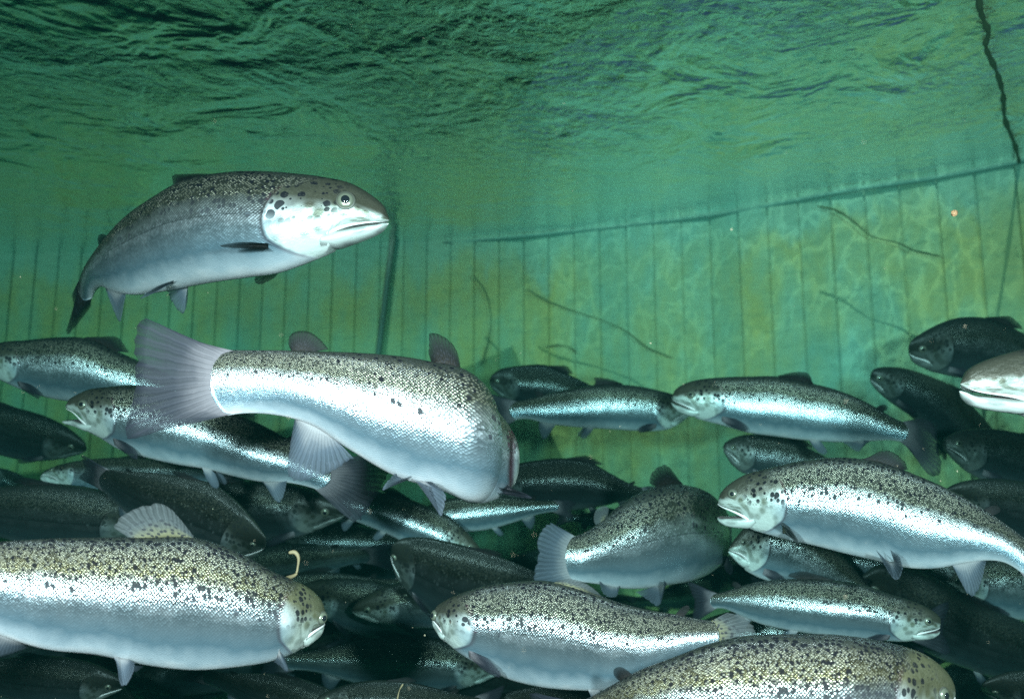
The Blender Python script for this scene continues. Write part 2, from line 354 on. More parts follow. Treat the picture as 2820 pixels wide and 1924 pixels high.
def fin(name, base, edge, mat, parent, org, nu=34, nv=9, fray=.028, curl=0.0, thick=.0012, seed=0):
    # membrane ruled from a base line to an outer edge, given real thickness, with notched ray tips
    r = np.random.default_rng(seed + 11)
    base = np.asarray(base, float); edge = np.asarray(edge, float)
    def res(p, u):
        s = np.concatenate([[0], np.cumsum(np.linalg.norm(np.diff(p, axis=0), axis=1))]); s /= s[-1]
        return np.stack([np.interp(u, s, p[:, k]) for k in range(3)], 1)
    def smooth(p, it=2):
        for _ in range(it):
            q = [p[0]]
            for a, b in zip(p[:-1], p[1:]): q += [a * .75 + b * .25, a * .25 + b * .75]
            q.append(p[-1]); p = np.array(q)
        return p
    u = np.linspace(0, 1, nu); b = res(base, u); e = res(smooth(edge, 2) if len(edge) > 2 else edge, u)
    jit = 1 - fray * np.abs(r.standard_normal(nu)) * np.where(np.arange(nu) % 2, 1.4, .5); jit[0] = jit[-1] = 1
    e = b + (e - b) * jit[:, None]
    nrm = np.cross(b[-1] - b[0] + (e[-1] - e[0]) * .5, (e - b).mean(0)); nrm /= np.linalg.norm(nrm) + 1e-9
    ln = np.linalg.norm(e - b, axis=1).mean(); V = []; UV = []
    for s_ in (1, -1):
        for k in range(nv):
            v = k / (nv - 1)
            off = nrm[None] * (curl * ln * v * v + .012 * ln * np.sin(u * 9 + seed) * v)[:, None] if True else 0
            V.append(b + (e - b) * v + off + nrm * s_ * thick * (1.6 - 1.4 * v)); UV.append(np.stack([u, np.full(nu, v)], 1))
    V = np.concatenate(V); UV = np.concatenate(UV); F = []; h = nu * nv
    for k in range(nv - 1):
        for j in range(nu - 1):
            a = k * nu + j; F.append((a, a + 1, a + nu + 1, a + nu)); F.append((h + a, h + a + nu, h + a + nu + 1, h + a + 1))
    for j in range(nu - 1):
        F.append((j + 1, j, h + j, h + j + 1)); a = (nv - 1) * nu + j; F.append((a, a + 1, h + a + 1, h + a))
    for k in range(nv - 1):
        a = k * nu; F.append((a, a + nu, h + a + nu, h + a)); a = k * nu + nu - 1; F.append((a + nu, a, h + a, h + a + nu))
    return mesh_obj(name, V, F, mat, parent, org, {"fin": UV})

def dome(center, nrm, up, r, depth, n=20, rings=7):
    nrm = nrm / np.linalg.norm(nrm); up = up - nrm * np.dot(up, nrm); up /= np.linalg.norm(up); rt = np.cross(nrm, up)
    V = [center + nrm * depth]; F = []
    for i in range(1, rings + 1):
        a = i / rings * math.pi / 2
        for j in range(n):
            b = j / n * 2 * math.pi
            V.append(center + nrm * depth * math.cos(a) + (rt * math.cos(b) + up * math.sin(b)) * r * math.sin(a))
    for j in range(n): F.append((0, 1 + j, 1 + (j + 1) % n))
    for i in range(rings - 1):
        for j in range(n): a = 1 + i * n; F.append((a + j, a + n + j, a + n + (j + 1) % n, a + (j + 1) % n))
    F.append(tuple(1 + (rings - 1) * n + k for k in range(n)))
    return V, F

def salmon(rows, label, group=None, mat='skin', open_=0.0, roll=0.0, res=1, fins=None, wide=1.0, fold=0.5, eye=(.076, .34), fm=None, gillw=.0035, seed=0):
    bd = Body(rows, roll, wide); fins = fins or {}; fm = fm or {}
    org = bd.frame([.42])[0][0]
    root = bpy.data.objects.new("salmon", None); C.objects.link(root); root.location = org; root.empty_display_size = .1
    tag(root, label, "salmon", group or "salmon of the crowded school")
    nt_, nth = {0: (54, 24), 1: (90, 40), 2: (150, 64)}[res]
    build_body("body", bd, M[mat], root, org, nt_, nth, open_, gillw)
    L = bd.L
    def loc(t, v, back, up, out=0.0, side=0):      # point offset from the body in body lengths
        Cn, U, W, tan, hw = [z[0] for z in bd.frame([t])]; un = U / np.linalg.norm(U)
        return bd.pt(t, v, side) + tan * back * L + un * up * L + W * (side if side else 1) * out * L
    def px(pts, d): return [P(x, y, d) for x, y in pts]
    def F_(key, name, base, edge, mt, **kw):
        ov = fins.get(key, None)
        if ov is False: return
        if ov is not None: edge = [P(*q) for q in ov]
        fin(name, base, edge, M[fm.get(key, mt)], root, org, seed=seed + len(name), nu=(20 if res == 0 else 36), nv=(5 if res == 0 else 9), **kw)
    k = fold                                         # 0 raised .. 1 folded
    tb = fins.get('dorsal_t', (.42, .55))
    bt = [loc(tb[0] + (tb[1] - tb[0]) * q, .985, 0, 0) for q in np.linspace(0, 1, 6)]
    H = 1 - .72 * k
    F_('dorsal', "dorsal_fin", bt, [loc(tb[0], 1, .005, .004), loc(tb[0], 1, .05 + .03 * k, .060 * H), loc(tb[0], 1, .085 + .04 * k, .088 * H), loc(tb[1], 1, .01 + .03 * k, .075 * H), loc(tb[1], 1, .025 + .03*k, .02 * H), loc(tb[1], 1, .015, .002)], 'darkfin')
    ba = [loc(q, .95, 0, 0) for q in (.805, .82, .835)]
    F_('adipose', "adipose_fin", ba, [loc(.805, 1, .006, .006), loc(.82, 1, .012, .026), loc(.835, 1, .018, .030), loc(.835, 1, .022, .014), loc(.835, 1, .008, .0)], 'darkfin', fray=0)
    bc = [bd.pt(.985 - .037 * q * q, q) for q in np.linspace(.96, -.96, 9)]
    F_('caudal', "caudal_fin", bc, [loc(1, .9, .05, .045), loc(1, .9, .135, .085), loc(1, .5, .12, .05), loc(1, 0, .09, .0), loc(1, -.5, .12, -.05), loc(1, -.9, .135, -.085), loc(1, -.9, .05, -.045)], 'fin', curl=.06)
    an = [loc(q, -.96, 0, 0) for q in np.linspace(.735, .82, 5)]
    F_('anal', "anal_fin", an, [loc(.735, -1, .01, -.006), loc(.735, -1, .045, -.062), loc(.735, -1, .07, -.078), loc(.82, -1, .01, -.045), loc(.82, -1, .012, -.004)], 'pale')
    for sd_ in (-1, 1):
        pv = [loc(q, -.93, 0, 0, 0, sd_) for q in (.535, .55, .565)]
        F_('pelvic%+d' % sd_, "pelvic_fin", pv, [loc(.535, -.95, .02, -.03, .012, sd_), loc(.535, -.95, .055, -.060, .022, sd_), loc(.56, -.95, .055, -.045, .018, sd_), loc(.565, -.95, .02, -.008, .005, sd_)], 'pale')
        pb = fins.get('pecbase', (-.60, -.80)); pc = [loc(.212, q, 0, 0, .001, sd_) for q in np.linspace(*pb, 3)]
        F_('pectoral%+d' % sd_, "pectoral_fin", pc, [loc(.22, -.58, .05, -.004, .018, sd_), loc(.22, -.6, .105, -.025, .038, sd_), loc(.22, -.7, .10, -.045, .040, sd_), loc(.22, -.8, .04, -.022, .018, sd_)], 'fin')
        # eye: silvery ball with rim and pupil
        te, ve = eye; r = .0150 * L
        c = bd.pt(te, ve, sd_); Cn, U, W, tan, hw = [z[0] for z in bd.frame([te])]
        c = c + W * sd_ * (.0016 + .0036 * math.exp(-((te - .078) / .02) ** 2 - ((ve - .26) / .22) ** 2) + (.0022 if ve < .2 else 0)) * L; nn = W * sd_ + U / np.linalg.norm(U) * .18 - tan * .12
        v, f = dome(c - W * sd_ * .002 * L, nn, U, r * 1.22, .0035 * L); e = mesh_obj("eye", v, f, M['ring'], root, org)
        v, f = dome(c, nn, U, r, .0062 * L); e2 = mesh_obj("iris", v, f, M['iris'], e)
        e2.location = (0, 0, 0); e2.data.transform(__import__('mathutils').Matrix.Translation(-Vector(org)))
        v, f = dome(c + nn / np.linalg.norm(nn) * .0042 * L, nn, U, r * .56, .0036 * L); e3 = mesh_obj("pupil", v, f, M['pupil'], e)
        e3.data.transform(__import__('mathutils').Matrix.Translation(-Vector(org)))
    return bd, root, org

def auto(sx, sy, ex, ey, d0, d1=None, H=1.0, arch=0.0, foreshort=1.0):
    # rows for a fish whose snout and tail base are known; H scales its height
    d1 = d0 if d1 is None else d1
    dx, dy = ex - sx, ey - sy; Lp = math.hypot(dx, dy, (d1 - d0) * FPX / ((d0 + d1) / 2)) ; l2 = math.hypot(dx, dy)
    nx, ny = (dy / l2, -dx / l2); 
    if ny > 0: nx, ny = -nx, -ny
    rows = []
    for t, a, b in zip(tW, WTOP, WBOT):
        o = arch * Lp * 4 * t * (1 - t)
        cx, cy = sx + dx * t + nx * o, sy + dy * t + ny * o
        rows.append((t, cx + nx * a * Lp * H, cy + ny * a * Lp * H, cx - nx * b * Lp * H, cy - ny * b * Lp * H, d0 + (d1 - d0) * t))
    return rows

# ------------------------------------------------------------------ tank
wl = [Pz(x, y, WATER_H)[:2] for x, y in ((-500, 706), (0, 697), (560, 688), (1085, 668), (1449, 640), (1938, 585), (2320, 516), (2560, 480), (2769, 440), (2900, 405))]
poly = [np.array(p) for p in wl]
poly = [np.array([-6.5, 1.5]), np.array([-6.0, 4.2])] + poly + [np.array([4.4, 1.0]), np.array([3.4, -2.5]), np.array([0, -4.2]), np.array([-4.0, -3.0])]
FLOOR = -3.0
_sg = [np.linalg.norm(poly[(i + 1) % len(poly)] - poly[i]) for i in range(len(poly))]; BOARD = sum(_sg) / int(sum(_sg) / .178)
def wall_mat():
    N = NT("tank_wall_liner"); tc = N.n("ShaderNodeTexCoord").outputs['Object']; uv = N.n("ShaderNodeUVMap", uv_map="wall").outputs[0]
    mp = N.n("ShaderNodeMapping", {0: uv}); mp.inputs['Scale'].default_value = (1.7, .75, 1)
    n1 = N.n("ShaderNodeTexNoise", {0: mp.outputs[0], "Scale": 2.1, "Detail": 4., "Roughness": .6}).outputs[0]
    n3 = N.n("ShaderNodeTexNoise", {0: uv, "Scale": .55, "Detail": 2.}).outputs[0]
    m2 = N.n("ShaderNodeMapping", {0: uv}); m2.inputs['Scale'].default_value = (9, 26, 1)
    n2 = N.n("ShaderNodeTexNoise", {0: m2.outputs[0], "Scale": 1., "Detail": 3.}).outputs[0]
    k = N.math('ADD', N.math('MULTIPLY', n1, .55), N.math('MULTIPLY', n3, .50))
    col = N.ramp(k, [(.38, (.22, .33, .25)), (.50, (.30, .33, .18)), (.60, (.37, .31, .11)), (.72, (.36, .26, .07))])
    # the liner is cleaner, bluer along the waterline; each board carries its own film of growth
    sz = N.n("ShaderNodeSeparateXYZ", {0: uv}).outputs
    wl_ = N.math('MULTIPLY', N.maprange(N.math('ADD', sz[1], N.math('MULTIPLY', N.math('SUBTRACT', n1, .5), 1.2)), WATER_H - .34, WATER_H - .06), .65)
    col = N.mix(wl_, col, (.19, .36, .32))
    bd_ = N.n("ShaderNodeTexWhiteNoise", {"W": N.math('FLOOR', N.math('DIVIDE', sz[0], BOARD))}, noise_dimensions='1D').outputs[0]
    col = N.mix(N.math('MULTIPLY', bd_, .28), col, (.10, .22, .16))
    col = N.mix(N.math('MULTIPLY', N.maprange(n2, .45, .70), .22), col, (.06, .15, .09))
    bs = N.n("ShaderNodeBsdfPrincipled", {"Base Color": col, "Roughness": .7}); N.put(N.out.inputs[0], bs); return N.m
def build_wall():
    # liner boards, each standing proud of the joints between them
    seg = [np.linalg.norm(poly[(i + 1) % len(poly)] - poly[i]) for i in range(len(poly))]; cum = np.concatenate([[0], np.cumsum(seg)])
    tot = cum[-1]; n = int(tot / .178); V = []; F = []; UV = []
    pl = np.array(poly + [poly[0]])
    def at(s): s %= tot; return np.array([np.interp(s, cum, pl[:, 0]), np.interp(s, cum, pl[:, 1])])
    cen = np.array([0, 1.0])
    zs = np.linspace(FLOOR - .1, WATER_H + .22, 20)
    bw = tot / n
    for i in range(n):
        g = .0035; s0, s1 = i * bw + g, (i + 1) * bw - g; pr = rng.uniform(-.002, .002)
        prof = [(s0 - g, .009), (s0, .009), (s0, 0), (s0 + .004, -.004 + pr), (s1 - .004, -.004 + pr), (s1, 0), (s1, .009), (s1 + g, .009)]
        b0 = len(V)
        for z in zs:
            for s, off in prof:
                p = at(s); a, b = at(s - .05), at(s + .05); d = (b - a) / np.linalg.norm(b - a); nn = np.array([-d[1], d[0]])
                if np.dot(nn, cen - p) > 0: nn = -nn
                q = p + nn * off; V.append((q[0], q[1], z)); UV.append((s + i * 3.37 * (i % 3 == 1) * .0, z))
        for k in range(len(zs) - 1):
            for j in range(len(prof) - 1):
                a = b0 + k * len(prof) + j; F.append((a, a + 1, a + 1 + len(prof), a + len(prof)))
    return mesh_obj("tank_wall", V, F, wall_mat(), smooth=False, uvs={"wall": np.array(UV)})
tag(build_wall(), "green algae stained tank wall of upright boards closing off the water", "tank wall")

# floor of the tank, far below the school
xs = [p[0] for p in poly]; ys = [p[1] for p in poly]
fm_ = NT("tank_floor"); nz = fm_.n("ShaderNodeTexNoise", {0: fm_.n("ShaderNodeTexCoord").outputs['Object'], "Scale": 2.5, "Detail": 5.}).outputs[0]
fm_.put(fm_.out.inputs[0], fm_.n("ShaderNodeBsdfPrincipled", {"Base Color": fm_.ramp(nz, [(.3, (.02, .03, .025)), (.7, (.06, .07, .045))]), "Roughness": .9}))
tag(mesh_obj("floor", [(-9, -6, FLOOR), (9, -6, FLOOR), (9, 9, FLOOR), (-9, 9, FLOOR)], [(0, 1, 2, 3)], fm_.m, smooth=False), kind="structure")

# corner posts
def tube(pts, r, n=10, taper=None):
    pts = np.asarray(pts, float); V = []; F = []
    for i, p in enumerate(pts):
        d = pts[min(i + 1, len(pts) - 1)] - pts[max(i - 1, 0)]; d /= np.linalg.norm(d)
        a = np.cross(d, [0, .2, 1.] if abs(d[2]) < .9 else [1, 0, 0]); a /= np.linalg.norm(a); b = np.cross(d, a); rr = r * (taper[i] if taper is not None else 1)
        for j in range(n): q = j / n * 2 * math.pi; V.append(p + (a * math.cos(q) + b * math.sin(q)) * rr)
    for i in range(len(pts) - 1):
        for j in range(n): F.append((i*n + j, i*n + (j+1) % n, (i+1)*n + (j+1) % n, (i+1)*n + j))
    F.append(tuple(reversed(range(n)))); F.append(tuple((len(pts) - 1) * n + k for k in range(n)))
    return V, F
p = Pz(1084, 668, WATER_H)
V, F = tube([(p[0] + .10 * (z - WATER_H), p[1] - .05, z) for z in np.linspace(WATER_H + .12, FLOOR, 12)], .021)
o = mesh_obj("corner_post", V, F, M['post'], origin=(p[0], p[1], FLOOR)); o.location = (p[0], p[1], FLOOR); tag(o, "dark upright post at the tank corner behind the topmost salmon's snout", "post")
# added strip along the wall, standing in for the dark meniscus line
sp_ = hermite(np.linspace(0, 1, len(wl)), np.array([(q[0], q[1] - .02, WATER_H - .03) for q in wl]), np.linspace(0, 1, 60))[22:]
V, F = tube(sp_, .0065, 8); V = [(v[0], v[1], WATER_H - .03 + (v[2] - WATER_H + .03) * 2.2) for v in V]
o = mesh_obj("waterline_strip", V, F, plain("waterline_strip_mat", (.17, .28, .22), .7, noise=.4), origin=sp_[20]); o.location = sp_[20]; tag(o, "long thin strip added for the dark meniscus line, rising to the upper right", "waterline strip")
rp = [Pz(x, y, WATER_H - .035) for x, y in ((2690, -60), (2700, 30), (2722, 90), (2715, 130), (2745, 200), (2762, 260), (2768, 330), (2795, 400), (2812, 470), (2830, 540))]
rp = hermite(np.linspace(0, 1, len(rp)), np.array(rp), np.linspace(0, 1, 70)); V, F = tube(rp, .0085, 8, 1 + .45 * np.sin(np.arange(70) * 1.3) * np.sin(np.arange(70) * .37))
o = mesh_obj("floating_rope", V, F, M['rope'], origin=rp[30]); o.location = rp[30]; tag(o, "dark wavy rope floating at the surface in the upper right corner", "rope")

# water surface seen from below
def surf_mat():
    N = NT("water_surface"); tc = N.n("ShaderNodeTexCoord").outputs['Object']
    mp = N.n("ShaderNodeMapping", {0: tc}); mp.inputs['Scale'].default_value = (1., 1.15, 1)
    a = N.n("ShaderNodeTexNoise", {0: mp.outputs[0], "Scale": 2.6, "Detail": 3., "Roughness": .55, "Distortion": .6}).outputs[0]
    b = N.n("ShaderNodeTexNoise", {0: mp.outputs[0], "Scale": 19., "Detail": 4., "Roughness": .6, "Distortion": 1.0}).outputs[0]
    big = N.n("ShaderNodeTexNoise", {0: tc, "Scale": .9, "Detail": 1.}).outputs[0]
    calm = N.maprange(big, .35, .62, .25, 1.)
    hgt = N.math('ADD', N.math('MULTIPLY', a, .060), N.math('MULTIPLY', N.math('MULTIPLY', b, .0125), calm))
    py_ = N.n("ShaderNodeSeparateXYZ", {0: tc}).outputs[1]          # livelier where the fish boil at the surface near the diver
    hgt = N.math('MULTIPLY', hgt, N.maprange(py_, 4.4, 2.2, .45, 2.1))
    bp = N.n("ShaderNodeBump", {"Height": hgt, "Strength": 1., "Distance": 1.})
    fr = N.n("ShaderNodeFresnel", {"IOR": 1.33, "Normal": bp.outputs[0]}).outputs[0]
    # caustic light net painted into the transparency colour, not focused by the ripples
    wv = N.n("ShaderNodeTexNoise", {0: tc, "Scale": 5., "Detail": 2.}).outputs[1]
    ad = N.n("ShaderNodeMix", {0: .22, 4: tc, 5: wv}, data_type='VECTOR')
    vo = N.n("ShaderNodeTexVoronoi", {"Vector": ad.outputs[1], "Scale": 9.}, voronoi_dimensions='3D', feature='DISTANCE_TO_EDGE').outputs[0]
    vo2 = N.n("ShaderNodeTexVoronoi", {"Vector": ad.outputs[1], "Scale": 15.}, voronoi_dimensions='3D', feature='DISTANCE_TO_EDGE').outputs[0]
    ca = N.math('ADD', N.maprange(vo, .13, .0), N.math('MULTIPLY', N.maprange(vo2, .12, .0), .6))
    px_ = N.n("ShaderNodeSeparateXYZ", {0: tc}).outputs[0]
    caustic_mask = N.math('MULTIPLY', N.maprange(N.math('ADD', px_, N.math('MULTIPLY', N.math('SUBTRACT', big, .5), 5.)), -.6, 2.0), N.maprange(N.n("ShaderNodeTexNoise", {0: tc, "Scale": 1.7}).outputs[0], .35, .52))
    tcol = N.mix(caustic_mask, (.52, .52, .52), N.ramp(ca, [(0., (.50, .50, .50)), (.7, (.70, .70, .70)), (1., (.95, .95, .95))]))
    tr = N.n("ShaderNodeBsdfTransparent", {"Color": tcol})
    gs = N.n("ShaderNodeBsdfGlossy", {"Color": (.93, .96, .95), "Roughness": .015, "Normal": bp.outputs[0]})
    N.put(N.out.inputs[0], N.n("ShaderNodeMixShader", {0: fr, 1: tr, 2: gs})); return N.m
nx_, ny_ = 150, 110; V = []; F = []
c2 = np.array(poly)
def inset(x, y): return x, y
gx = np.linspace(-7, 5.2, nx_); gy = np.linspace(-4.4, 7.0, ny_)
for y in gy:
    for x in gx:
        V.append((x, y, WATER_H + .010 * math.sin(2.1 * x + .8 * y) + .008 * math.sin(3.3 * y - 1.2 * x) + .005 * math.sin(6.1 * x + 4.2 * y)))
def inside(x, y):
    c = False; n = len(c2)
    for i in range(n):
        x1, y1 = c2[i]; x2, y2 = c2[(i + 1) % n]
        if (y1 > y) != (y2 > y) and x < (x2 - x1) * (y - y1) / (y2 - y1) + x1: c = not c
    return c
for j in range(ny_ - 1):
    for i in range(nx_ - 1):
        xc, yc = (gx[i] + gx[i+1]) / 2, (gy[j] + gy[j+1]) / 2
        if inside(xc, yc - .12) or inside(xc, yc + .12) or inside(xc - .12, yc) or inside(xc + .12, yc): a = j * nx_ + i; F.append((a, a + 1, a + nx_ + 1, a + nx_))
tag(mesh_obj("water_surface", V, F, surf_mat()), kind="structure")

# added dark sheet, itself unseen: shades the left and darkens the ripples
V = []; F = []; gx = np.linspace(-9, -.1, 24); gy = np.linspace(-5.5, 4.4, 24)
for z_ in (0, .012):
    for y in gy:
        for x in gx: V.append((x - .30 * (y - 4) + .9 * max(0, 2.9 - y), y, WATER_H + .24 + z_ + .03 * math.sin(x * 1.3) * math.sin(y * .9)))
for k in (0, 576):
    for j in range(23):
        for i in range(23): a = k + j * 24 + i; F.append((a, a + 1, a + 25, a + 24))
tag(mesh_obj("shade_sheet", V, F, plain("shade_sheet_black", (.015, .02, .02), .8, noise=.5)), "added dark sheet above the tank, darkening the ripples at the top left", "cover")

# the murky green water itself: one closed even volume round everything
hm = NT("haze_water")
pv = hm.n("ShaderNodeVolumePrincipled", {"Color": (.001, .010, .009), "Density": .185})
pv.inputs["Absorption Color"].default_value = (.0, .66, .52, 1)
hm.put(hm.out.inputs[1], pv)
x0, x1, y0, y1, z0, z1 = -10, 10, -7, 10, FLOOR - 1.0, WATER_H + .35
tag(mesh_obj("haze", [(x, y, z) for x in (x0, x1) for y in (y0, y1) for z in (z0, z1)], [(0, 1, 3, 2), (4, 6, 7, 5), (0, 4, 5, 1), (2, 3, 7, 6), (0, 2, 6, 4), (1, 5, 7, 3)], hm.m, smooth=False), kind="stuff")

# ------------------------------------------------------------------ the near salmon, row = (t, top x, top y, belly x, belly y, distance)
exec_rows = {}
def rows(txt, d=None):
    out = []
    for ln in txt.split(';'):
        q = [float(v) for v in ln.split()]
        if len(q) == 5: q.append(d)
        out.append(tuple(q))
    return out

A = rows("0 1074 590 1070 622 1.62;.03 1053 562 1042 645 1.62;.06 1024 538 1005 662 1.62;.10 970 507 945 684 1.62;.15 892 489 865 716 1.62;.21 790 477 775 748 1.63;.3 686 473 684 763 1.66;.4 605 480 603 774 1.69;.5 525 496 532 786 1.73;.6 452 535 448 802 1.78;.68 384 578 377 812 1.83;.76 330 624 325 806 1.88;.84 277 684 286 790 1.94;.92 236 736 262 800 2.02;1 208 798 246 840 2.12")
salmon(A, "topmost salmon, swimming alone above the school with its head to the right", mat='skin', res=2, eye=(.098, .36), fold=.8, seed=1,
       fins={'caudal': [(190, 820, 2.12), (196, 850, 2.16), (182, 885, 2.2), (168, 930, 2.24), (185, 925, 2.28), (228, 870, 2.24), (240, 850, 2.18)],
             'dorsal': [(600, 479, 1.69), (555, 478, 1.69), (505, 479, 1.7), (472, 480, 1.72), (474, 498, 1.74), (480, 522, 1.75)],
             'pecbase': (-.50, -.58), 'pectoral-1': [(735, 672, 1.53), (670, 664, 1.50), (588, 677, 1.48), (640, 684, 1.50), (738, 688, 1.54)],
             'pelvic-1': [(478, 770, 1.68), (430, 788, 1.67), (367, 833, 1.66), (440, 798, 1.67), (470, 782, 1.68)], 'pelvic+1': [(452, 785, 1.8), (470, 830, 1.8), (504, 876, 1.8), (517, 830, 1.8), (519, 788, 1.8)],
             'anal': [(350, 800, 1.86), (342, 830, 1.86), (335, 868, 1.86), (332, 897, 1.86), (310, 850, 1.88), (290, 796, 1.9)]},
       fm={'dorsal': 'darkfin', 'caudal': 'darkfin', 'pectoral+1': 'darkfin', 'pectoral-1': 'darkfin'})
q = 1.2134
B = rows("0 1376 1245 1376 1290 1.84;.05 1378 1215 1376 1318 1.76;.12 1377 1185 1371 1348 1.67;.18 1364 1150 1358 1368 1.605;.23 1342 1118 1337 1380 1.563;.3 1308 1070 1306 1386 1.525;.35 1298 1038 1300 1384 1.50;.4 1268 1014 1280 1378 1.475;.5 1192 996 1200 1345 1.45;.6 1100 980 1085 1308 1.43;.7 970 970 955 1232 1.415;.78 874 967 865 1172 1.405;.86 776 964 762 1143 1.40;.93 680 964 672 1138 1.395;1 570 962 585 1152 1.39")
salmon(B, "large central salmon showing its broad tail, head bent away behind its body", mat='sparse', res=2, seed=2, wide=1.05, gillw=.013,
       fins={'caudal': [(500, 930, 1.37), (430, 885, 1.36), (372, 866, 1.35), (362, 960, 1.35), (372, 1060, 1.35), (352, 1140, 1.35), (330, 1222, 1.35), (430, 1190, 1.36), (540, 1165, 1.37)],
             'dorsal': [(1268, 1010, 1.475), (1262, 968, 1.475), (1235, 930, 1.475), (1180, 910, 1.475), (1182, 940, 1.47), (1178, 965, 1.47), (1185, 990, 1.46)],
             'dorsal_t': (.405, .50),
             'adipose': [(905, 962, 1.405), (880, 930, 1.405), (845, 908, 1.405), (800, 915, 1.405), (792, 945, 1.405), (800, 962, 1.405)],
             'anal': [(975, 1262, 1.42), (880, 1322, 1.42), (795, 1333, 1.42), (790, 1270, 1.42), (810, 1160, 1.42)],
             'pelvic+1': [(1130, 1310, 1.40), (1080, 1330, 1.38), (1048, 1355, 1.37), (1060, 1330, 1.38), (1085, 1305, 1.40)],
             'pelvic-1': [(1190, 1325, 1.38), (1232, 1360, 1.37), (1225, 1395, 1.36), (1214, 1432, 1.36), (1196, 1370, 1.37), (1180, 1340, 1.38)],
             'pectoral+1': [(1395, 1345, 1.5), (1440, 1355, 1.5), (1476, 1374, 1.52), (1430, 1368, 1.5), (1400, 1362, 1.5)], 'pectoral-1': [(1395, 1345, 1.5), (1440, 1355, 1.5), (1476, 1374, 1.52), (1430, 1368, 1.5), (1400, 1362, 1.5)]},
       fm={'anal': 'pale', 'adipose': 'darkfin'})
Cc = rows("0 182 1104 179 1132;.05 215 1085 212 1156;.10 248 1071 240 1184;.15 290 1066 285 1208;.21 335 1061 330 1236;.3 400 1062 395 1256;.45 510 1085 500 1280;.55 590 1112 575 1292;.65 672 1147 650 1312;.75 745 1182 722 1326;.85 825 1225 790 1328;.93 880 1262 850 1340;1 925 1290 895 1356", 1.95)
salmon(Cc, "salmon with open mouth and white throat, its neck behind the big central tail", mat='skin', res=2, open_=.42, seed=3, eye=(.10, .30),
       fins={'caudal': [(1000, 1250, 1.95), (1085, 1285, 1.95), (1050, 1345, 1.95), (1010, 1410, 1.95), (990, 1448, 1.95), (930, 1400, 1.95)],
             'anal': [(722, 1322, 1.94), (745, 1360, 1.93), (768, 1392, 1.93), (785, 1360, 1.94), (791, 1318, 1.94)],
             'dorsal': [(490, 1080, 1.95), (520, 1078, 1.95), (560, 1088, 1.95), (590, 1106, 1.95)]})
D = rows("0 -80 985 -80 1000;.05 -45 960 -48 1020;.1 -5 945 -8 1040;.21 75 936 70 1075;.33 165 928 160 1100;.42 233 930 225 1108;.55 320 967 310 1112;.7 430 1015 415 1115;.85 540 1068 530 1125;1 640 1105 635 1160", 2.35)
salmon(D, "salmon cut at the cheek by the left edge, right under the topmost fish's tail", res=1, seed=4, fold=1., fins={'caudal': None})
E = rows("0 893 1682 887 1724 1.475;.03 884 1655 876 1744 1.468;.07 865 1630 853 1764 1.453;.11 840 1611 825 1781 1.437;.16 803 1594 788 1800 1.415;.21 758 1575 746 1816 1.39;.3 665 1524 655 1832 1.355;.4 535 1480 525 1841 1.32;.5 400 1479 390 1826 1.28;.6 262 1480 262 1800 1.235;.7 125 1483 122 1785 1.19;.8 -10 1492 -10 1745 1.145;.9 -150 1510 -150 1690 1.10;1 -300 1520 -300 1680 1.06")
salmon(E, "large olive backed salmon filling the lower left corner, spotted fan dorsal fin raised", mat='olive', res=2, seed=5, eye=(.058, .12),
       fins={'dorsal_t': (.402, .528), 'dorsal': [(533, 1474, 1.314), (500, 1432, 1.306), (470, 1396, 1.298), (435, 1380, 1.289), (357, 1402, 1.269), (300, 1446, 1.254), (340, 1470, 1.264), (362, 1484, 1.270)],
             'pelvic-1': [(372, 1825, 1.223), (365, 1860, 1.221), (342, 1896, 1.215), (328, 1880, 1.211), (324, 1830, 1.230)], 'pelvic+1': [(400, 1830, 1.290), (380, 1850, 1.295), (360, 1850, 1.290), (350, 1830, 1.277)],
             'pectoral+1': [(775, 1795, 1.380), (792, 1830, 1.380), (797, 1857, 1.380), (765, 1828, 1.380), (735, 1815, 1.400)], 'pectoral-1': [(775, 1795, 1.380), (792, 1830, 1.380), (797, 1857, 1.380), (765, 1828, 1.380), (735, 1815, 1.400)],
             'anal': [(90, 1775, 1.200), (30, 1800, 1.184), (-20, 1815, 1.171), (-40, 1790, 1.166), (-30, 1740, 1.169)]},
       fm={'dorsal': 'spotfin', 'pectoral+1': 'pale', 'pectoral-1': 'pale'})
Ff = rows("0 1203 1676 1197 1704 1.6;0.04 1216 1660 1207 1728 1.584;0.08 1236 1648 1224 1750 1.568;0.14 1268 1633 1252 1778 1.544;0.21 1315 1618 1300 1814 1.52;0.3 1400 1604 1385 1860 1.52;0.4 1505 1600 1490 1888 1.5;0.5 1605 1625 1590 1897 1.48;0.6 1700 1658 1682 1897 1.46;0.7 1782 1679 1765 1885 1.44;0.8 1855 1690 1840 1855 1.42;0.9 1925 1704 1912 1815 1.4;1 1985 1712 1980 1795 1.38")
salmon(Ff, "salmon low in the middle facing left, blunt closed mouth and brown shoulder", mat='skin', res=2, seed=6, eye=(.05, .14), fold=.9,
       fins={'caudal': [(2003, 1684, 1.380), (2050, 1694, 1.380), (2092, 1738, 1.380), (2040, 1790, 1.380), (2060, 1860, 1.380), (1990, 1820, 1.380)],
             'dorsal': [(1535, 1598, 1.490), (1570, 1590, 1.490), (1620, 1606, 1.490), (1665, 1645, 1.490), (1650, 1650, 1.490), (1630, 1640, 1.490)]},
       fm={'caudal': 'spotfin', 'dorsal': 'spotfin'})
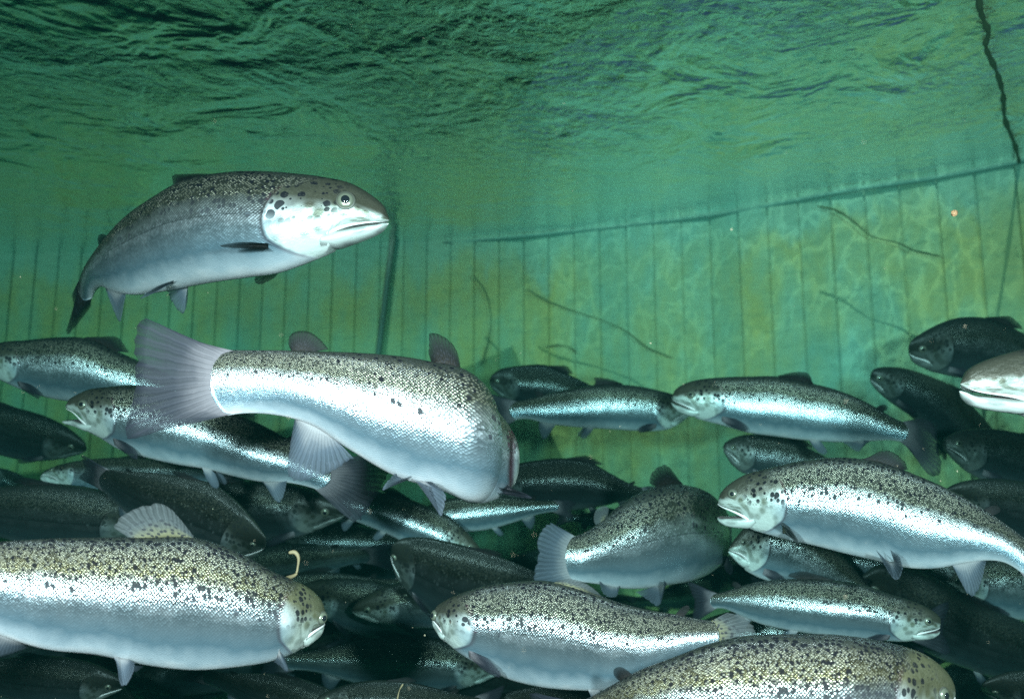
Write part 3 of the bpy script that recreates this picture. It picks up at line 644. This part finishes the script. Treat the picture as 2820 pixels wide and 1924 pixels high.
G = rows("0 2622 1882 2620 1915 1.34;.04 2600 1845 2590 1960 1.33;.1 2545 1800 2530 2005 1.31;.15 2490 1780 2470 2032 1.29;.21 2425 1765 2405 2055 1.27;.3 2320 1751 2300 2080 1.25;.4 2200 1749 2180 2095 1.25;.5 2080 1751 2070 2095 1.25;.6 1965 1772 1965 2080 1.25;.7 1850 1812 1860 2060 1.27;.8 1745 1852 1765 2040 1.3;.9 1650 1905 1680 2035 1.35;1 1560 1950 1580 2060 1.4")
salmon(G, "brilliant silver salmon cut by the bottom edge, brown head toward the lower right", mat='olive', res=2, seed=7, eye=(.09, .15), fold=1., fins={'dorsal': False})
Hh = rows("0 1982 1366 1978 1394 1.86;0.05 2005 1335 2000 1424 1.842;0.1 2050 1307 2048 1450 1.824;0.15 2100 1292 2100 1466 1.806;0.21 2165 1276 2158 1482 1.784;0.3 2250 1262 2240 1500 1.752;0.4 2345 1260 2325 1522 1.716;0.5 2440 1277 2412 1542 1.68;0.6 2530 1310 2495 1562 1.644;0.7 2620 1350 2582 1564 1.608;0.8 2705 1398 2680 1546 1.572;0.9 2780 1450 2765 1548 1.536;1 2865 1515 2845 1600 1.5")
salmon(Hh, "big silver salmon at the right with gaping mouth and white lower jaw", mat='skin', res=2, open_=.40, seed=8, eye=(.072, .42), fold=.6,
       fins={'pelvic+1': [(2412, 1514, 1.591), (2440, 1560, 1.580), (2468, 1607, 1.568), (2490, 1570, 1.559), (2480, 1530, 1.583), (2452, 1512, 1.595)], 'pelvic-1': [(2412, 1540, 1.731), (2440, 1560, 1.720), (2450, 1590, 1.716), (2470, 1560, 1.708)],
             'anal': [(2623, 1556, 1.585), (2645, 1600, 1.576), (2672, 1652, 1.565), (2700, 1620, 1.553), (2716, 1545, 1.547)],
             'dorsal': [(2385, 1262, 1.702), (2440, 1232, 1.680), (2490, 1262, 1.669), (2500, 1292, 1.665)],
             'pectoral+1': [(2150, 1442, 1.698), (2180, 1460, 1.686), (2205, 1500, 1.676), (2190, 1490, 1.682), (2165, 1465, 1.702)], 'pectoral-1': [(2150, 1442, 1.698), (2180, 1460, 1.686), (2205, 1500, 1.676), (2190, 1490, 1.682), (2165, 1465, 1.702)]},
       fm={'pectoral+1': 'spotfin', 'pectoral-1': 'spotfin'})
I_ = rows("1 1548 1480 1558 1600 1.98;.93 1600 1470 1600 1602 1.98;.85 1650 1440 1650 1608 2.0;.75 1705 1395 1705 1618 2.03;.6 1785 1348 1785 1617 2.08;.5 1840 1332 1838 1608 2.13;.4 1890 1335 1885 1600 2.2;.3 1935 1350 1930 1582 2.3;.21 1962 1375 1957 1560 2.41;.1 1972 1400 1968 1530 2.55;0 1972 1450 1972 1480 2.7")
salmon(I_, "grey blue salmon swimming away, ragged tail nearest, in the gap at centre right", mat='skin', res=2, seed=9, fold=.5,
       fins={'caudal': [(1540, 1450, 1.97), (1510, 1434, 1.95), (1478, 1487, 1.94), (1486, 1530, 1.94), (1472, 1570, 1.94), (1470, 1608, 1.94), (1520, 1610, 1.96)],
             'adipose': [(1665, 1430, 2.0), (1680, 1400, 2.0), (1665, 1390, 2.0), (1638, 1402, 2.0), (1634, 1440, 2.0), (1650, 1450, 2.0)],
             'anal': [(1705, 1612, 2.0), (1700, 1648, 1.98), (1660, 1640, 1.98), (1650, 1600, 1.98)],
             'pelvic-1': [(1828, 1596, 2.0), (1826, 1640, 2.0), (1815, 1674, 2.0), (1780, 1650, 2.0), (1750, 1630, 2.0)], 'pelvic+1': [(1828, 1596, 2.1), (1826, 1640, 2.1), (1815, 1674, 2.1), (1780, 1650, 2.1), (1790, 1610, 2.1)]},
       fm={'adipose': 'spotfin', 'caudal': 'pale'})
J_ = rows("0 2594 1706 2586 1732 1.9;.04 2578 1688 2566 1746 1.9;.09 2548 1668 2536 1757 1.9;.15 2500 1650 2490 1764 1.91;.21 2455 1636 2440 1762 1.92;.3 2385 1612 2375 1758 1.93;.4 2310 1599 2300 1752 1.95;.5 2235 1593 2225 1742 1.98;.6 2165 1594 2155 1730 2.01;.7 2100 1600 2092 1715 2.04;.8 2045 1612 2040 1693 2.07;.9 1995 1628 1995 1675 2.1;1 1955 1636 1958 1674 2.13")
salmon(J_, "slim spotted salmon at lower right facing right, small round eye and lips apart", mat='skin', res=2, open_=.16, seed=10, eye=(.088, .28), fold=.9)
K = rows("0 1850 1083 1850 1107 2.62;0.05 1872 1063 1870 1130 2.607;0.1 1905 1049 1900 1147 2.595;0.15 1945 1042 1938 1158 2.583;0.21 1995 1038 1985 1170 2.567;0.3 2065 1036 2055 1190 2.545;0.42 2150 1037 2140 1202 2.515;0.5 2210 1050 2200 1210 2.495;0.6 2285 1067 2275 1216 2.47;0.7 2350 1090 2340 1217 2.445;0.8 2410 1120 2400 1214 2.42;0.9 2460 1150 2450 1212 2.395;1 2505 1168 2500 1218 2.37")
salmon(K, "silver salmon facing left against the wall, ragged dorsal fin laid back", mat='sparse', res=1, open_=.1, seed=11, eye=(.10, .25), fold=.5,
       fins={'caudal': [(2540, 1150, 2.357), (2585, 1170, 2.339), (2580, 1230, 2.341), (2600, 1300, 2.334), (2560, 1320, 2.349), (2510, 1240, 2.368)],
             'dorsal': [(2140, 1034, 2.509), (2180, 1024, 2.494), (2222, 1022, 2.478), (2236, 1040, 2.473), (2236, 1060, 2.473)],
             'anal': [(2319, 1216, 2.441), (2345, 1235, 2.431), (2365, 1248, 2.423), (2376, 1225, 2.419), (2378, 1205, 2.418)]})
L_ = rows("0 1910 1120 1908 1135 3;0.05 1885 1100 1882 1158 2.995;0.1 1860 1088 1856 1175 2.99;0.21 1804 1072 1800 1187 2.979;0.3 1758 1063 1753 1186 2.97;0.4 1707 1058 1700 1183 2.96;0.5 1655 1058 1650 1180 2.95;0.6 1605 1064 1600 1177 2.94;0.7 1553 1074 1550 1172 2.93;0.8 1502 1086 1500 1165 2.92;0.9 1450 1100 1450 1153 2.91;1 1400 1108 1403 1158 2.9")
salmon(L_, "slender salmon with a bright mirror stripe right of the central fish", mat='sparse', res=1, seed=12, fold=.8,
       fins={'dorsal': [(1716, 1056, 2.95), (1680, 1042, 2.95), (1632, 1036, 2.95), (1640, 1050, 2.95), (1636, 1058, 2.95)], 'dorsal_t': (.39, .53)})
# ------------------------------------------------------------------ more salmon of the school, mostly in skin with painted shade
def more(rw, label, **kw): salmon(rw, label, res=kw.pop('res', 0), **kw)
more(rows("0 1348 1038 1348 1058;.1 1378 1017 1380 1090;.21 1425 1008 1425 1115;.35 1490 1003 1490 1130;.42 1512 1007 1512 1132;.55 1560 1028 1560 1130;.7 1625 1060 1625 1132;.85 1690 1090 1685 1130;1 1745 1110 1740 1140", 3.5), "dark backed salmon behind the mirror striped fish, right of the central shoulder", mat='skin_shaded', seed=21, fold=1, roll=.03)
more(rows("0 2500 950 2502 974;.05 2520 933 2512 995;.12 2560 908 2545 1015;.21 2610 884 2595 1030;.33 2665 873 2650 1040;.45 2730 878 2715 1045;.6 2820 918 2800 1050;.8 2940 985 2920 1070;1 3050 1050 3040 1095", 2.7), "dark salmon high at the right edge, round back against the stained wall", mat='skin_shaded', seed=22, fold=1, roll=.03, res=1)
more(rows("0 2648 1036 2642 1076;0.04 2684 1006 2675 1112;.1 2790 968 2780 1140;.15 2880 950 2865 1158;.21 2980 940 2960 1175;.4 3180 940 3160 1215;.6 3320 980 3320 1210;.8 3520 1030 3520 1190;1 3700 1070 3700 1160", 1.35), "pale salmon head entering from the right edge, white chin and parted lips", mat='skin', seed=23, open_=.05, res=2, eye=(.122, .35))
more(rows("0 2398 1022 2394 1048;.1 2430 1012 2415 1077;.21 2490 1014 2455 1110;.33 2560 1035 2505 1145;.45 2625 1065 2550 1185;.6 2690 1130 2610 1240;.75 2745 1195 2680 1275;.9 2790 1265 2745 1305;1 2830 1305 2790 1345", 2.95), "dark salmon angled steeply down to the right, below the right edge's pale head", mat='skin_shaded', seed=24, fold=1, roll=.02, res=1)
more(rows("0 1990 1222 1992 1243;.1 2025 1203 2020 1285;.21 2070 1195 2065 1310;.4 2150 1202 2145 1330;.6 2240 1240 2230 1345;.8 2330 1290 2320 1360;1 2420 1340 2415 1380", 2.75), "dark salmon whose head shows above the gaping salmon's forehead", mat='skin_shaded', seed=25, fold=1, res=1)
more(rows("0 2592 1210 2598 1235;.1 2640 1188 2640 1280;.21 2700 1180 2690 1315;.4 2800 1190 2790 1350;.6 2900 1220 2890 1370;.8 3000 1270 3000 1375;1 3090 1310 3090 1370", 2.5), "blue grey salmon at the right edge, level with the gaps of green wall", mat='skin_shaded', seed=26, fold=1, res=1)
more(rows("0 2600 1350 2600 1372;.1 2650 1330 2645 1400;.21 2710 1320 2700 1440;.4 2810 1325 2800 1480;.6 2910 1350 2900 1490;.8 3000 1400 3000 1480;1 3090 1430 3090 1480", 2.2), "dark salmon at the right edge just over the gaping salmon's tail", mat='skin_shaded', seed=27, fold=1, roll=.03)
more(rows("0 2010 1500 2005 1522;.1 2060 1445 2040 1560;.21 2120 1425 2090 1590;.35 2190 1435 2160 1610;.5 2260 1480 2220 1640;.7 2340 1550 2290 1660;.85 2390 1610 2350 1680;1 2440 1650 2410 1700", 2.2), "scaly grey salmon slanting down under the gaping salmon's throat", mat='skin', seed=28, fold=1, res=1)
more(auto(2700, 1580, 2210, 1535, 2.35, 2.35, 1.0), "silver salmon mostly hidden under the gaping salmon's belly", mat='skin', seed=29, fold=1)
more(rows("0 2360 1600 2355 1625;.1 2420 1560 2400 1680;.21 2480 1560 2460 1730;.35 2580 1595 2550 1790;.5 2690 1660 2650 1830;.7 2820 1715 2780 1870;.85 2920 1760 2890 1870;1 3020 1800 3000 1880", 2.28), "brown dark salmon behind the slim spotted fish's head, sloping to the right", mat='skin_shaded', seed=30, fold=1, roll=.05, res=1)
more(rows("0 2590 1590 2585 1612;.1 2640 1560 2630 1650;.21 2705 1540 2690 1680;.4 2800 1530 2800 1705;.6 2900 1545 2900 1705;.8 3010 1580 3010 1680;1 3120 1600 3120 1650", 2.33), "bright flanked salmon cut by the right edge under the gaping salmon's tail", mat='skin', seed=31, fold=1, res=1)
more(rows("0 1078 1500 1080 1530;.1 1105 1485 1105 1590;.21 1160 1482 1140 1640;.35 1240 1495 1210 1700;.5 1330 1520 1300 1720;.7 1440 1560 1420 1720;1 1600 1640 1590 1700", 2.3), "nearly black salmon facing left, directly above the low middle salmon's head", mat='skin_shaded', seed=32, fold=1, roll=.06, res=1)
more(rows("0 1330 1325 1330 1350;.15 1400 1285 1400 1380;.3 1490 1266 1485 1400;.42 1560 1262 1550 1405;.5 1610 1268 1600 1400;.65 1680 1303 1665 1390;.8 1730 1330 1720 1375;1 1775 1345 1775 1372", 2.85), "dark salmon behind the central fish's hidden head, humped back on green wall", mat='skin_shaded', seed=33, fold=1, roll=.02, res=1, fins={'caudal': [(1800, 1335, 2.85), (1812, 1350, 2.85), (1800, 1375, 2.85)]})
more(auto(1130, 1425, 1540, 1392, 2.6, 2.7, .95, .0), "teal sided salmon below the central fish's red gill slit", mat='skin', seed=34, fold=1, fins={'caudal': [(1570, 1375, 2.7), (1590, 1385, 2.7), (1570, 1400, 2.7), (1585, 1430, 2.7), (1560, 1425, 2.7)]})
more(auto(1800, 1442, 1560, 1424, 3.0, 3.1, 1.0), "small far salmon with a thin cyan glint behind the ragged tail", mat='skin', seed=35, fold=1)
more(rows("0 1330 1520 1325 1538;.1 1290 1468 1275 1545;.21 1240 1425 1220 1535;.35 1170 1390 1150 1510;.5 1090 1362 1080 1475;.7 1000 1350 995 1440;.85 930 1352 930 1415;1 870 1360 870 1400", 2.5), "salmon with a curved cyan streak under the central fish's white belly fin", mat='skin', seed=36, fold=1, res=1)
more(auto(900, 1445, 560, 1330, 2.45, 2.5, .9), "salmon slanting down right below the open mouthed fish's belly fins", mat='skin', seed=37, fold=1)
more(auto(760, 1485, 1150, 1500, 2.9, 3.0, 1.1), "dim salmon behind the hooked brown strand, head at left", mat='skin_shaded', seed=38, fold=1)
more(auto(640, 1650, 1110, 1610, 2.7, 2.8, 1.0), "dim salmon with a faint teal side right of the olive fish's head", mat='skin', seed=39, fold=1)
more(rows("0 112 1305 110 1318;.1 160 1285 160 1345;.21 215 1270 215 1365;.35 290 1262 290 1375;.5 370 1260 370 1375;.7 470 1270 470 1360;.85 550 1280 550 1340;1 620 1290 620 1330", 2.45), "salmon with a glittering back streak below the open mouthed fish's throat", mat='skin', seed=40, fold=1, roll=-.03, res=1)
more(rows("0 738 1488 728 1512;.1 700 1440 680 1540;.21 650 1385 610 1540;.35 590 1338 540 1530;.5 520 1318 470 1500;.65 440 1305 400 1450;.8 370 1300 340 1400;1 280 1290 270 1340", 2.0), "brown backed salmon behind the raised spotted dorsal fin", mat='skin_shaded', seed=41, fold=1, roll=.07, res=1)
more(auto(450, 1440, -250, 1385, 2.15, 2.15, .95), "dark blue salmon just above the olive fish's back at the left", mat='skin_shaded', seed=42, fold=1, roll=.03, res=1)
more(auto(240, 1235, -230, 1130, 2.8, 2.8, 1.1), "dark salmon in the left shadow behind the white throat", mat='skin_shaded', seed=43, fold=1, roll=.03)
more(auto(-40, 1290, 180, 1420, 3.2, 3.4, 1.0), "far dark salmon at the left edge under the small green gap", mat='skin_shaded', seed=44, fold=1)
more(auto(345, 1885, -160, 1850, 1.95, 1.95, 1.0), "dark salmon under the olive fish's belly at the lower left", mat='skin_shaded', seed=45, fold=1, roll=.02, res=1)
more(auto(1000, 1985, 560, 1860, 2.0, 2.0, 1.1), "olive dark salmon at the bottom edge below the olive fish's chin", mat='skin_shaded', seed=46, fold=1, roll=.03, res=1)
more(auto(870, 1925, 1330, 1935, 1.95, 1.95, 1.0), "teal dark salmon at the bottom edge left of the low middle salmon's belly", mat='skin_shaded', seed=47, fold=1, res=1)
more(auto(1330, 1945, 1760, 1930, 2.0, 2.0, 1.0), "dim salmon under the low middle salmon's belly at the bottom edge", mat='skin_shaded', seed=48, fold=1)
more(auto(1090, 1625, 1480, 1700, 2.5, 2.5, 1.0), "black shaded salmon in the dark hollow left of the low middle salmon", mat='skin_shaded', seed=49, fold=1, roll=.05)
more(auto(2650, 1790, 3050, 1860, 2.3, 2.3, 1.0), "shadowed salmon in the lower right corner beyond the brown head", mat='skin_shaded', seed=50, fold=1, roll=.04)
more(auto(2700, 1890, 3150, 1930, 1.9, 1.9, 1.0), "near black salmon at the very bottom right corner", mat='skin_shaded', seed=51, fold=1, roll=.05)
# many more fish deep in the school, small and dim between the near ones
DEEP = {   # those of the crowd that can be seen between the near ones
    2: "chink of dim salmon along the olive fish's belly, left of its belly fin",
    6: "dim salmon just below and right of the olive fish's chin",
    8: "sliver of dim salmon above the dark hollow, beside the nearly black fish's snout",
    9: "sliver of dim salmon touching the grey blue fish's ragged tail",
    13: "dim salmon in the chink between the grey blue fish's belly and the slim spotted tail",
    19: "dim salmon at the bottom, lower right of the olive fish's breast fin",
    33: "silver sided salmon at the bottom, head under the low middle salmon's throat",
    34: "sliver of dim salmon facing the olive fish's mouth",
    38: 'dim salmon in the bottom right corner beyond the brown head',
    39: "dim salmon at the bottom edge below the olive fish's middle",
    43: "dim salmon right under the olive fish's belly near the left edge",
    47: "sliver of dim salmon at the bottom edge under the olive fish's belly fin",
    57: 'sliver of dim salmon against the underside of the slim spotted salmon',
    63: "sliver of dim salmon between the low middle salmon's back and the slim spotted tail",
    65: "dim salmon beside the olive fish's front belly fin at the lower left",
    72: "dim salmon behind the slim spotted salmon's tail",
    89: "dark salmon under the central fish's anal fin, above the hooked strand",
    93: 'dim salmon between the slim spotted fish and the silver back at the bottom edge',
    98: 'dim salmon just right of the hooked brown strand',
    104: "dim salmon under the olive fish's belly, between its two lower fins",
    108: "sliver of dim salmon between the low middle salmon's dorsal fin and grey blue belly",
    110: "dim salmon at the bottom edge under the low middle salmon's throat",
    113: "shadowy salmon touching the low middle salmon's snout from behind",
    116: "dim salmon in the dark hollow, first to the left of the low middle salmon's snout",
}
cnt = 0; r2 = random.Random(5)
gap = lambda x, y, m: (1340 - m < x < 1480 + m and 1405 - m < y < 1560) or (x < 110 and 1215 < y < 1330) or (y < 1395 and x > 1250 - m)
tries = 0
while cnt < 120 and tries < 9000:
    tries += 1
    d = r2.uniform(2.35, 4.2); x = r2.uniform(-150, 2950); y = r2.uniform(1300, 2150); Lp = .75 * FPX / d; dirn = r2.choice((-1, 1)); sl = r2.uniform(-.25, .25)
    sx_, ex_ = x - dirn * Lp / 2, x + dirn * Lp / 2; sy_, ey_ = y - sl * Lp / 2, y + sl * Lp / 2
    bad = any(gap(sx_ + (ex_ - sx_) * k / 10, sy_ + (ey_ - sy_) * k / 10, Lp * .13) for k in range(-1, 13))
    if y - Lp * .16 - abs(sl) * Lp / 2 < 1255: bad = True
    if bad: continue
    args = (d, d + r2.uniform(-.2, .2), r2.uniform(.9, 1.1), r2.uniform(-.03, .05)); sk = r2.choice(('skin_shaded', 'skin_shaded', 'skin')); rl = r2.uniform(-.02, .05)
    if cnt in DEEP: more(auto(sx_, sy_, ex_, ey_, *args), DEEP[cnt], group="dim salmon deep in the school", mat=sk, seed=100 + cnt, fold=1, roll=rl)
    cnt += 1

# ------------------------------------------------------------------ small things in the water
def smooth_path(pts, n=40):
    pts = np.asarray(pts, float); ts = np.linspace(0, 1, len(pts)); return hermite(ts, pts, np.linspace(0, 1, n))
def strand(name, pts, r, mat, label, cat, group=None, wob=.0):
    p = smooth_path(pts); o = p.mean(0); p = p + rng.standard_normal(p.shape) * wob
    tp = .75 + .25 * np.sin(np.linspace(0, 9, len(p))); tp[0] = tp[-1] = .4
    V, F = tube(p, r, 8, tp); ob = mesh_obj(name, V, F, M[mat], origin=o); ob.location = o; tag(ob, label, cat, group)
strand("waste_strand", [P(*q) for q in ((795, 1521, 1.42), (812, 1520, 1.42), (822, 1535, 1.42), (820, 1560, 1.42), (815, 1580, 1.42), (800, 1588, 1.43), (785, 1592, 1.44))], .0040, 'waste', "hooked yellowish strand hanging over the olive salmon's nape", "waste strand")
strand("waste_strand", [P(*q) for q in ((1110, 1882, 1.5), (1100, 1900, 1.5), (1094, 1925, 1.5))], .0016, 'waste', "short pale strand at the bottom edge below the dark hollow", "waste strand")
for i, (pp, lab) in enumerate(((((1450, 795), (1500, 825), (1575, 855), (1650, 878), (1720, 910), (1780, 955), (1850, 985)), "long thin cord sagging across the wall above the mirror striped salmon"),
            (((2250, 568), (2300, 578), (2350, 610), (2400, 650), (2470, 668), (2520, 690), (2590, 706)), "thin wavy cord on the wall near the orange pellet"),
            (((1300, 755), (1335, 800), (1352, 870), (1345, 940), (1325, 1010)), "thin bowed cord on the wall above the central fish's shoulder"),
            (((1505, 955), (1540, 950), (1570, 957), (1585, 972)), "short curled cord on the wall above the slender striped salmon"))):
    pts = []
    for x, y in pp:
        # on the wall: interpolate its plan at this pixel column
        wx = [Pz(a, b, WATER_H) for a, b in ((1085, 668), (1449, 640), (1938, 585), (2320, 516), (2769, 440))]; dd = np.interp(x, (1085, 1449, 1938, 2320, 2769), [np.dot(v, cF) for v in wx]); pts.append(P(x, y, dd * .965 - .12))
    strand("wall_cord", pts, .006, 'rope', lab, "cord", "cords hanging on the tank wall", wob=.001)
V, F = dome(P(2628, 587, 1.9), -cF, cU, .0085, .008, 14, 5)
c = P(2628, 587, 1.9); V2, F2 = dome(c, cF, cU, .0085, .006, 14, 5)
Vv = np.array(list(V) + list(V2)); Vv = c + (Vv - c) * (1 + .25 * np.sin(np.arange(len(Vv)) * 1.7))[:, None] * .85
o = mesh_obj("pellet", Vv, F + [tuple(i + len(V) for i in f) for f in F2], M['orange'], origin=c); o.location = c
tag(o, "small orange feed pellet floating before the wall at the upper right", "pellet")
# drifting specks
V = []; F = []
for i in range(380):
    x, y, d = rng.uniform(-100, 2920), 1924 * rng.uniform(0, 1) ** .6, rng.uniform(.7, 2.6); c = P(x, y, d); r = .0005 * rng.uniform(.5, 1.2) * (1 + 1.6 * (rng.random() < .07))
    b = len(V); pts = [(1, 0, 0), (-1, 0, 0), (0, 1, 0), (0, -1, 0), (0, 0, 1), (0, 0, -1)]
    for q_ in pts: V.append(c + np.array(q_) * r * rng.uniform(.6, 1.4))
    F += [tuple(b + k for k in f) for f in ((0, 2, 4), (2, 1, 4), (1, 3, 4), (3, 0, 4), (2, 0, 5), (1, 2, 5), (3, 1, 5), (0, 3, 5))]
tag(mesh_obj("drifting_specks", V, F, M['speck'], smooth=False), kind="stuff")
